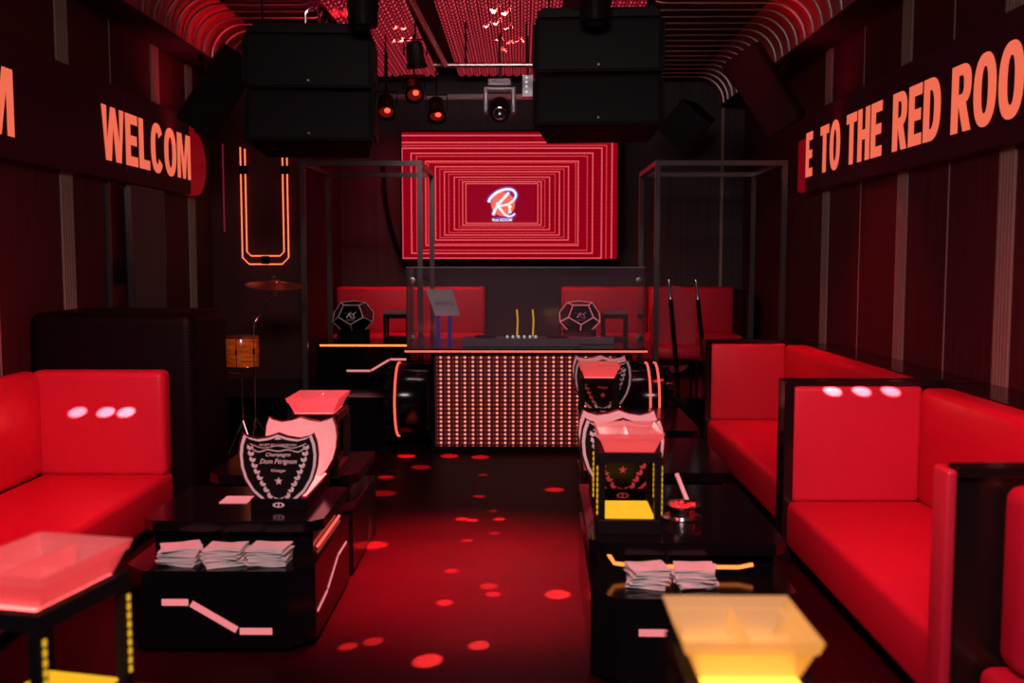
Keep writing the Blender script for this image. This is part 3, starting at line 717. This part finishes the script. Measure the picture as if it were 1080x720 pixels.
# faceted ornaments
def dodeca():
    ph = (1+5**.5)/2; v = [(x, y, z) for x in (-1, 1) for y in (-1, 1) for z in (-1, 1)]
    for a in (-1, 1):
        for b in (-1, 1): v += [(0, a/ph, b*ph), (a/ph, b*ph, 0), (a*ph, 0, b/ph)]
    return [Vector(p)/3**.5 for p in v]
def faceted(loc, label, edge):
    t = thing('faceted_ornament', label, 'ornament', loc)
    V = dodeca(); bm_ = bmesh.new()
    for p in V: bm_.verts.new(p)
    bmesh.ops.convex_hull(bm_, input=bm_.verts[:]); bmesh.ops.dissolve_limit(bm_, angle_limit=.05, verts=bm_.verts[:], edges=bm_.edges[:])
    # turn one pentagon towards the camera, slightly upwards
    bm_.faces.ensure_lookup_table(); f0 = bm_.faces[0]; tgt = Vector((.02, -1, .30)).normalized()
    Rm = f0.calc_center_median().normalized().rotation_difference(tgt).to_matrix().to_4x4()
    bm_.transform(Rm)
    f0c = f0.calc_center_median(); up = max((v.co for v in f0.verts), key=lambda c: c.z)
    # roll so an edge is horizontal on top
    best = None
    for k in range(72):
        Rr = Matrix.Rotation(2*PI*k/72, 4, tgt); zs = sorted([(Rr @ v.co).z for v in f0.verts])
        sc_ = abs(zs[-1]-zs[-2])
        if best is None or sc_ < best[0]-1e-6: best = (sc_, Rr)
    bm_.transform(best[1]); bm_.transform(Matrix.Diagonal((.255, .255, .215, 1)))
    zmin = -.15
    for v in bm_.verts:
        if v.co.z < zmin: v.co.z = zmin
    bm_.transform(Matrix.Translation((0, 0, .29)))
    edges = [(e.verts[0].co.copy(), e.verts[1].co.copy()) for e in bm_.edges if max(e.verts[0].co.z, e.verts[1].co.z) > .15]
    fc = f0.calc_center_median().copy(); fn = f0.normal.copy()
    if fn.y > 0: fn = -fn
    bm_.faces.ensure_lookup_table()
    b = MB(); b.merge(bm_); b.build('shell', 'black_gloss', t)
    b = MB()
    for p, q_ in edges: b.tube([p, q_], .0055, 6)
    b.build('edge_lines', edge, t, True)
    ex = Vector((1, 0, 0)); ez = fn; ey = ez.cross(ex).normalized(); T = TR(fc+fn*.004, ex, ey, ez)
    b = MB(); draw_R(b, T, .072, 30); text(b, 'RED ROOM', T @ Matrix.Translation((0, -.085, 0)), .085, .014, .01); b.build('logo', 'white_print', t)
    MB().prism(ell(0, 0, .2, .17, 8), 0, .14).build('foot', 'black_satin', t)
    return t
faceted((-2.03, 11.98, 1.035), 'black faceted ornament with white edges on the counter left of the booth', 'white_print')
faceted((.70, 11.98, 1.035), 'faceted ornament with pink edges seen through the acrylic', 'neon_pink')
# small cube frame stand
def cube_frame(loc, label, W=.30, h=.33):
    t = thing('cube_stand', label, 'stand', loc); a = W/2
    MB().bx(-a, a, -a, a, 0, .05).build('base', 'black_metal', t)
    for sx in (-1, 1):
        for sy in (-1, 1): MB().bx(sx*(a-.015)-.015, sx*(a-.015)+.015, sy*(a-.015)-.015, sy*(a-.015)+.015, .05, h-.05).build('post', 'black_metal', t)
    MB().bx(-a, a, -a, a, h-.05, h).build('top', 'black_metal', t)
    MB().bx(-a+.01, a-.01, -a+.01, a-.01, h, h+.05).build('lit_box', 'tray', t)
cube_frame((-1.50, 12.0, 1.035), 'black cube frame stand beside the faceted ornament, left of the booth')
cube_frame((1.12, 12.0, 1.035), 'black cube frame stand behind the right end of the acrylic')

# banquettes at the back wall
def banquette(x0, x1, label, ends):
    t = thing('banquette', label, 'sofa', ((x0+x1)/2, 13.75, .56)); a = (x1-x0)/2
    MB().bx(-a, a, -.5, .6, 0, .1).build('plinth', 'black_satin', t)
    b = MB(); cushion(b, -a, a, -.55, .25, .1, .45, .05); b.build('seat', 'leather_smooth', t, True)
    n = max(1, round((x1-x0)/1.3)); p = 2*a/n
    for i in range(n):
        b = MB(); cushion(b, -a+p*i+.004, -a+p*(i+1)-.004, .05, .28, .43, 1.08, .05); b.build('back_cushion', 'leather_smooth', t, True)
    MB().bx(-a, a, .28, .72, .1, 1.06).build('ledge', 'trim_black', t)
    if ends: MB().bx(a, a+.16, -.5, .72, 0, 1.04, bev=.05, seg=4).build('arm', 'rib_leather', t, True)
banquette(-2.58, -.5, 'red leather banquette at the back wall, left of the booth', False)
banquette(.55, 2.95, 'red leather banquette at the back wall, right of the booth', True)

# wall screen
SX, SZ = -1.63, 2.03
t = thing('led_screen', 'large red LED wall screen with nested rectangles and a script logo', 'screen', (-.166, 14.0, 2.03))
Wd, Hd = 3.0, 1.75
MB().bx(-Wd/2-.03, Wd/2+.03, .02, .12, -.03, Hd+.03).build('housing', 'black_satin', t)
MB().bx(-Wd/2, Wd/2, 0, .02, 0, Hd).build('display', 'screen', t)
MB().bx(-.4, .4, .12, .5, .5, 1.2).build('wall_mount', 'black_satin', t)
cx, cz = (529.4-537.5)/75, Hd/2-(214-206)/75
for nm, m_, ds in (('bright_lines', 'screen_line', (1.115, 1.0, .908, .826, .695, .607, .525, .436, .36, .33)), ('soft_lines', 'screen_line_dim', (.95, .777, .672, .567, .485, .393))):
    b = MB()
    for d in ds:
        hw, hh = 554/4.8/75*d, 305/4.8/75*d; lw = .011+.005*d
        def clip(x0, x1, z0, z1):
            x0, x1 = max(x0, -Wd/2), min(x1, Wd/2); z0, z1 = max(z0, 0), min(z1, Hd)
            if x1-x0 > .002 and z1-z0 > .002: b.bx(x0, x1, -.0025, -.0005, z0, z1)
        clip(cx-hw, cx+hw, cz+hh-lw, cz+hh); clip(cx-hw, cx+hw, cz-hh, cz-hh+lw)
        clip(cx-hw, cx-hw+lw, cz-hh, cz+hh); clip(cx+hw-lw, cx+hw, cz-hh, cz+hh)
    b.build(nm, m_, t)
hw, hh = 171/4.8/75, 100/4.8/75
MB().bx(cx-hw+.01, cx+hw-.01, -.003, -.001, cz-hh+.01, cz+hh-.01).build('logo_field', 'logo_box', t)
LT = lambda d: FRONT(cx+.005, -d, cz)
lsc = 200/13.1/75
b = MB(); draw_R(b, LT(.006), lsc, 30, 46); b.fill([ell(0, -.235*lsc*4.6, .8*lsc, .15*lsc, 20)], LT(.006)); b.build('logo_halo', 'logo_violet', t)
b = MB(); b.fill([ell(.05*lsc, -.05*lsc, .82*lsc, .82*lsc, 32)], LT(.0075)); b.build('logo_disc', 'logo_disc', t)
b = MB(); draw_R(b, LT(.010), lsc, 34); text(b, 'Red ROOM', LT(.010) @ Matrix.Translation((0, -1.12*lsc, 0)), 1.32*lsc, .20*lsc, .02); b.build('logo', 'logo_white', t)
o = MB().tube([tuple(v) for v in cat([(-2.0, 14.43, 3.4), (-1.95, 14.43, 2.8), (-1.8, 14.43, 2.2), (-1.6, 14.43, 1.85), (-1.3, 14.43, 1.72)], 8)], .03, 8).build('cable', 'black_satin', smooth=True)
tag(o, 'thick black cable curving down the back wall left of the screen', 'cable')

# neon outline on the left pier
t = thing('neon_light', 'orange double-line neon outline on the dark wall above the drum', 'neon light', (-3.10, 12.095, 1.94))
def U(x0, x1, zb, c, zl, zr): return [(x0, zl), (x0, zb+c), (x0+c, zb), (x1-c, zb), (x1, zb+c), (x1, zr)]
for x0, x1, zb, c, zl, zr in ((-.28, .28, .02, .08, 1.42, 2.1), (-.225, .225, .12, .05, 1.40, 2.1)):
    pl = U(x0, x1, zb, c, zl, zr); b = MB()
    b.tube([(x, -.02, z) for x, z in pl], .0075, 8); b.build('neon_tube', 'neon_orange', t, True)
for x, z in ((-.252, 1.15), (.252, 1.15), (0, .07)): MB().bx(x-.045, x+.045, -.035, 0, z-.05, z+.05).build('clip', 'black_satin', t)
o = MB().bx(-3.60, -3.59, 12.07, 12.098, 2.35, 3.4).build('led_line', 'line_red'); tag(o, 'thin dim red vertical light line beside the left message sign', 'light')

# cage frames on the stage
def cage(x0, x1, y0, y1, z0, z1, label):
    t = thing('cage_frame', label, 'frame', (x0, y0, z0)); W, D, H = x1-x0, y1-y0, z1-z0; s_ = .055
    for x in (0, W-s_):
        for y in (0, D-s_): MB().bx(x, x+s_, y, y+s_, 0, H).build('post', 'frame_metal', t)
    for y in (0, D-s_): MB().bx(s_, W-s_, y, y+s_, H-s_, H).build('top_rail', 'frame_metal', t)
    for x in (0, W-s_): MB().bx(x, x+s_, s_, D-s_, H-s_, H).build('top_rail', 'frame_metal', t)
cage(-2.43, -1.09, 10.98, 12.5, .56, 3.09, 'square metal cage frame on the stage left of the screen')
cage(1.46, 2.90, 10.98, 12.5, .56, 3.09, 'square metal cage frame on the stage right of the screen')

# red chair and two poles inside the right cage
t = thing('lounge_chair', 'red chair with rounded back inside the right cage', 'chair', (1.82, 11.75, .56))
b = MB(); b.prism(ell(0, 0, .27, .52, 32, p=.8), -.04, .04, TR((0, .22, .62), (1, 0, 0), (0, .12, 1), (0, -1, .12))); b.build('backrest', 'leather_smooth', t, True)
b = MB(); cushion(b, -.27, .27, -.28, .2, .30, .45, .05); b.build('seat', 'leather_smooth', t, True)
for sx in (-.22, .22):
    for sy in (-.22, .15): MB().tube([(sx, sy, 0), (sx*.95, sy, .31)], .016, 8).build('leg', 'black_metal', t, True)
for i, (xa, xb, lb) in enumerate(((1.64, 1.76, 'slim black pole with chrome tip leaning in the right cage, nearer the booth'), (1.94, 2.08, 'slim black pole with chrome tip leaning in the right cage, nearer the sofa'))):
    t = thing('leaning_pole', lb, 'pole', (xb, 11.1, .56))
    d = xa-xb
    L_ = lambda f_: (d*f_, .02*f_, 1.22*f_+.012)
    MB().tube([L_(0), L_(.3), L_(.82)], [.022, .026, .026], 10).build('shaft', 'black_gloss', t, True)
    MB().tube([L_(.82), L_(.88), L_(.93), L_(1)], [.024, .016, .022, .014], 10).build('tip', 'chrome', t, True)

# drum and cymbal at the left
t = thing('tom_drum', 'small amber lacquered drum with chrome fittings behind the black block', 'drum', (-2.72, 9.6, 0))
MB().lathe([(.15, .98), (.155, .99), (.155, 1.26), (.15, 1.27)], 28).build('shell', 'amber', t, True)
for z in (.98, 1.265): 
    b = MB(); b.tube([(.16*math.cos(a), .16*math.sin(a), z) for a in [2*PI*k/32 for k in range(32)]], .009, 8, True); b.build('hoop', 'chrome', t, True)
MB().lathe([(.148, 1.27), (.149, 1.276), (.02, 1.277)], 28).build('drumhead', 'cymbal', t, True)
for k in range(6):
    a = PI/6+k*PI/3; x, y = .168*math.cos(a), .168*math.sin(a)
    MB().tube([(x, y, .97), (x, y, 1.28)], .005, 6).box((x, y, 1.13), (.018, .018, .05)).build('lug', 'chrome', t)
MB().tube([(0, 0, .975), (0, 0, .30)], .012, 8).tube([(0, 0, .9), (-.08, -.17, .93)], .01, 8).build('stand_post', 'chrome', t, True)
for k in range(3):
    a = PI/2+k*2*PI/3; MB().tube([(0, 0, .45), (.2*math.cos(a), .2*math.sin(a), .01)], .010, 8).build('leg', 'chrome', t, True)
t = thing('cymbal_stand', 'red-lit cymbal on a chrome boom stand above the drum', 'cymbal', (-2.57, 9.95, 0))
c0 = Vector((.10, .0, 1.78))
MB().lathe([(.005, .03), (.045, .028), (.06, .008), (.29, -.025), (.29, -.028), (.06, .004), (.01, .02)], 36, Matrix.Translation(c0) @ Matrix.Rotation(.06, 4, 'Y') @ Matrix.Rotation(.12, 4, 'X')).build('cymbal_plate', 'cymbal', t, True)
MB().tube([c0+Vector((0, 0, .075)), c0+Vector((0, 0, -.13))], .008, 8).box(c0+Vector((0, 0, .06)), (.03, .03, .02)).box(c0+Vector((0, 0, -.11)), (.05, .04, .04), bev=.008).build('tilter', 'chrome', t)
MB().tube([c0+Vector((0, 0, -.11)), (-.13, 0, 1.36)], .011, 8).build('boom_arm', 'chrome', t, True)
MB().tube([(-.12, 0, 1.38), (-.12, 0, .3)], .013, 8).box((-.12, 0, 1.37), (.05, .05, .06), bev=.01).build('stand_post', 'chrome', t)
for k in range(3):
    a = PI/6+k*2*PI/3; MB().tube([(-.12, 0, .42), (-.12+.26*math.cos(a), .26*math.sin(a), .012)], .010, 8).build('leg', 'chrome', t, True)

# ------------------------------------------------------------------ ceiling equipment
def speaker_cluster(loc, label, rz=0):
    t = thing('hanging_speaker', label, 'speaker', loc, rz)
    def cab(zc, dz, tilt, y):
        T = Matrix.Translation((0, y, zc)) @ Matrix.Rotation(tilt, 4, 'X'); b = MB()
        poly = [(-.5, -.25), (.5, -.25), (.42, .28), (-.42, .28)]
        b.prism(poly, -dz/2, dz/2, T); o = b.build('cabinet', 'black_satin', t)
        b = MB(); b.bx(-.47, .47, -.262, -.25, -dz/2+.02, dz/2-.02, T); b.build('grille', 'black_metal', o)
        b = MB(); b.bx(-.009, .009, -.266, -.262, -dz/2+.045, -dz/2+.061, T); b.build('badge', 'grey_metal', o)
        for sx in (-1, 1): MB().box((sx*.51, -.1, 0), (.02, .3, dz*.8), T, .005).build('side_plate', 'black_metal', o)
    cab(.70, .42, -.06, 0); cab(.25, .40, -.16, .0)
    MB().bx(-.48, .48, -.26, .26, .93, .98).bx(-.46, .46, -.1, -.04, .98, 1.04).build('rigging_frame', 'black_metal', t)
    b = MB(); b.tube([(.0+.055*math.cos(a), 0, 1.12+.06*math.sin(a)) for a in [PI*k/10 for k in range(11)]]+[(-.055, 0, 1.03)], .012, 8); b.tube([(.055, 0, 1.12), (.055, 0, 1.03)], .012, 8)
    b.build('shackle', 'chrome', t, True)
    for x in (-.4, .4): MB().tube([(x, 0, 1.0), (x, 0, 4.62-loc[2])], .008, 6).build('chain', 'black_metal', t)
speaker_cluster((-1.70, 8.25, 2.86), 'pair of black hanging speakers over the left side of the room', .06)
speaker_cluster((.62, 8.25, 2.98), 'pair of black hanging speakers over the right side of the room', -.06)
def wall_speaker(loc, rot, label, anchor, dims=(.36, .42, .80)):
    t = thing('tilted_speaker', label, 'speaker', loc); t.rotation_euler = rot; a, d, h = [q_/2 for q_ in dims]
    MB().prism([(-a, -d), (a, -d), (a*.7, d), (-a*.7, d)], -h, h).build('cabinet', 'black_satin', t)
    MB().bx(-a+.015, a-.015, -d-.014, -d, -h+.015, h-.015).build('grille', 'grey_metal' if False else 'black_metal', t)
    bpy.context.view_layer.update(); inv = t.matrix_world.inverted()
    MB().tube([(0, d*.8, 0), inv @ Vector(anchor)], .03, 8).build('bracket', 'black_metal', t, True)
wall_speaker((2.26, 9.35, 3.58), (.32, -.5, -.62), 'tilted black speaker mounted high at the right cove', (2.92, 10.9, 4.2))
wall_speaker((-2.84, 9.35, 3.58), (.32, .5, .62), 'tilted black speaker mounted high at the left cove, in shadow', (-3.45, 10.9, 4.2))
wall_speaker((2.18, 13.2, 3.75), (.2, .75, -.3), 'black speaker turned on its corner at the back wall', (2.3, YB-.02, 3.7), (.5, .45, .5))
# pipes
t = thing('lighting_truss', 'steel lighting pipes below the ceiling carrying the lamps', 'truss', (-.85, 10.9, 4.1))
MB().tube([(-.07, -3.4, 0), (.03, 0, 0)], .03, 10).build('long_pipe', 'rod', t, True)
MB().tube([(-.1, 0, -.005), (1.3, 0, -.005)], .026, 10).build('cross_pipe', 'rod', t, True)
for x in (.25, .9): MB().tube([(x, 0, 0), (x, 0, .51)], .012, 8).build('hanger', 'black_metal', t, True)
MB().tube([(-.03, -2.0, 0), (-.03, -2.0, .51)], .012, 8).build('hanger', 'black_metal', t, True)
t = thing('rear_rail', 'grey rail behind the lamps above the screen', 'rail', (-.8, 12.3, 3.96))
MB().bx(-.9, 1.0, 0, .05, 0, .06).build('rail', 'rail_grey', t)
for x in (-.85, .95): MB().bx(x-.02, x+.02, .01, .04, .06, .66).build('hanger', 'black_metal', t)
def moving_head(loc, label, aim=(0, -1, -.25), body='grey_metal', k=1.0, hang=0):
    t = thing('moving_head', label, 'stage light', loc); t.scale = (k, k, k)
    MB().bx(-.16, .16, -.12, .12, .30, .40, bev=.012).build('base', body, t)
    MB().bx(-.02, .02, -.02, .02, .40, .40+hang).build('clamp', 'black_metal', t)
    for sx in (-1, 1): MB().bx(sx*.19-.03, sx*.19+.03, -.07, .07, -.06, .27, bev=.02, seg=3).build('yoke_arm', body, t, True)
    MB().bx(-.22, .22, -.07, .07, .24, .30, bev=.02, seg=3).build('yoke_bridge', body, t, True)
    z_ = Vector(aim).normalized(); x_ = Vector((1, 0, 0)); y_ = z_.cross(x_).normalized(); x_ = y_.cross(z_); T = TR((0, 0, 0), x_, y_, z_)
    h_ = MB().lathe([(.09, -.18), (.14, -.12), (.155, .0), (.145, .14), (.13, .19), (.105, .19), (.10, .17)], 28, T).build('head', 'black_satin', t, True)
    b = MB(); b.tube([T @ Vector((.085*math.cos(a), .085*math.sin(a), .195)) for a in [2*PI*q_/28 for q_ in range(28)]], .008, 8, True); b.build('lens_ring', 'chrome', h_, True)
    MB().lathe([(.10, .172), (.09, .185), (.04, .195), (.01, .197)], 24, T).build('lens', 'dark_glass', h_, True)
    MB().lathe([(.015, .197), (.012, .2), (.004, .2)], 10, T).build('light_dot', 'dot_white', h_, True)
    return t
moving_head((-.25, 11.5, 3.72), 'grey moving-head stage light with round lens above the screen', (0.02, -1, -.5), 'grey_metal', .82, .62)
def tube_head(loc, label):
    t = thing('moving_head', label, 'stage light', loc)
    MB().lathe([(.075, 0), (.105, .01), (.115, .05), (.115, .12), (.12, .13), (.12, .20), (.135, .24), (.135, .40), (.10, .44)], 28).build('head', 'black_metal', t, True)
    b = MB(); b.tube([(.075*math.cos(a), -.137, .30+.085*math.sin(a)) for a in [2*PI*q_/24 for q_ in range(24)]], .006, 8, True); b.build('lens_ring', 'grey_metal', t, True)
    MB().bx(-.19, -.14, -.06, .06, .22, .62, bev=.015).build('yoke_arm', 'black_metal', t); MB().bx(.14, .19, -.06, .06, .22, .62, bev=.015).build('yoke_arm', 'black_metal', t)
    MB().bx(-.19, .19, -.1, .1, .62, 4.62-loc[2], bev=.01).build('base', 'black_metal', t)
    MB().lathe([(.03, -.012), (.06, -.008), (.06, .0)], 16, Matrix.Translation((.0, 0, -.0))).build('lens', 'dark_glass', t, True)
tube_head((-1.21, 7.75, 3.77), 'dark stage light hanging in front of the left speakers at the top edge')
tube_head((.56, 7.75, 3.80), 'dark stage light hanging in front of the right speakers at the top edge')
def par(loc, aim, label, lens='lens_red', k=1.0):
    t = thing('par_lamp', label, 'stage light', loc)
    z_ = Vector(aim).normalized(); x_ = Vector((1, 0, 0)); y_ = z_.cross(x_).normalized(); x_ = y_.cross(z_); T = TR((0, 0, 0), x_, y_, z_)
    c_ = MB().lathe([(.05, -.14*k), (.085, -.12*k), (.095, .08*k), (.11, .10*k), (.11, .13*k), (.085, .13*k), (.08, .10*k)], 24, T).build('can', 'black_satin', t, True)
    l_ = MB().lathe([(.08, .10*k), (.05, .108*k), (.01, .110*k)], 20, T).build('lens', 'red_glass', t, True)
    if lens == 'lens_red': MB().lathe([(.034, .1105*k), (.02, .118*k), (.004, .12*k)], 12, T @ Matrix.Translation((.015, .02, 0))).build('bulb', lens, l_, True)
    MB().tube([(-.12, 0, 0), (-.12, 0, .16), (.12, 0, .16), (.12, 0, 0)], .010, 6).build('bracket', 'black_metal', t)
    MB().tube([(0, 0, .16), (0, 0, 4.62-loc[2])], .010, 6).build('clamp_rod', 'black_metal', t)
par((-1.22, 11.45, 3.93), (.15, -.75, -.6), 'black lamp with glowing red lens, topmost of the three beside the pipe')
par((-.97, 11.5, 3.72), (.1, -.6, -.8), 'black lamp with glowing red lens, right of the three beside the pipe')
par((-1.53, 11.4, 3.74), (.1, -.7, -.7), 'black lamp with glowing red lens, next to the left speakers')
par((-1.10, 10.5, 4.12), (.1, .15, -1), 'unlit black bell-shaped lamp hanging from the long pipe', 'dark_glass')
t = thing('power_box', 'small grey power box with white indicator lights above the screen', 'box', (.07, 11.5, 3.86))
MB().bx(-.06, .06, 0, .12, 0, .24).build('case', 'grey_metal', t)
for z in (.04, .10, .15, .20): MB().bx(-.03, 0, -.006, 0, z, z+.025).build('indicator', 'dot_white', t)
MB().tube([(0, .06, .24), (0, .06, .76)], .01, 6).build('hanger', 'black_metal', t)

# ------------------------------------------------------------------ lamp beams: light spots thrown by the stage lights
H1, H2, H3 = (-1.21, 7.55, 3.7), (.56, 7.55, 3.72), (-.30, 7.4, 4.2)
HB, HU = (-.3, .8, 4.2), (-.47, 11.35, 4.0)
FL = [  # x, y on the floor, diameter, strength, source
 (-1.05, 6.88, .22, 15, H2), (.22, 5.85, .17, 15, H2), (-.47, 4.85, .16, 12, H2), (-1.20, 8.45, .24, 4, H2), (-1.26, 9.1, .16, 7, H3),
 (-.46, 7.6, .11, 15, H2), (-.38, 7.56, .10, 15, H2), (-.17, 7.6, .10, 15, H2), (-1.18, 10.1, .2, 16, H3), (-.98, 9.55, .2, 5, H3), (-.74, 10.1, .2, 10, H3),
 (-.42, 10.05, .2, 10, H3), (.29, 8.6, .18, 8, H3), (-.36, 9.2, .10, 5, H3), (-.36, 8.35, .12, 5, H3), (-.23, 7.85, .08, 5, H3), (-.20, 7.2, .09, 6, H3), (-.39, 7.0, .09, 10, H3),
 (-.45, 6.3, .10, 12, H3), (-.2, 6.0, .12, 9, H3), (-.17, 5.85, .10, 10, H3), (-.45, 5.7, .11, 12, H3), (-.22, 5.05, .12, 9, H2), (-.78, 5.1, .11, 8, H2), (-.90, 5.03, .10, 9, H2)]
for x, y, d_, s_, h_ in FL: spot('beam', h_, (x, y, 0), d_, s_*110, (1, .07, .06), .45)
for x in (-3.28, -3.07, -2.92): spot('beam', HB, (x, 7.26, .885), .085, 1600, (1, .66, .42), .4, sy=.5)
for x in (2.06, 2.25, 2.44): spot('beam', HB, (x-.02, 6.5, 1.15), .08, 1600, (1, .66, .42), .4, sy=.5)
for x, y in ((-.29, 10.4), (-.17, 10.5), (-.38, 11.06), (-.27, 10.93), (-.15, 11.16), (-.26, 11.74), (-.135, 11.9), (-.02, 11.8), (-.23, 12.3), (-.09, 9.8), (-1.33, 11.16), (-1.42, 11.8), (-1.30, 11.7)):
    spot('beam', HU, (x, y, 4.54), .085, 5000, (1, .25, .2), .3)
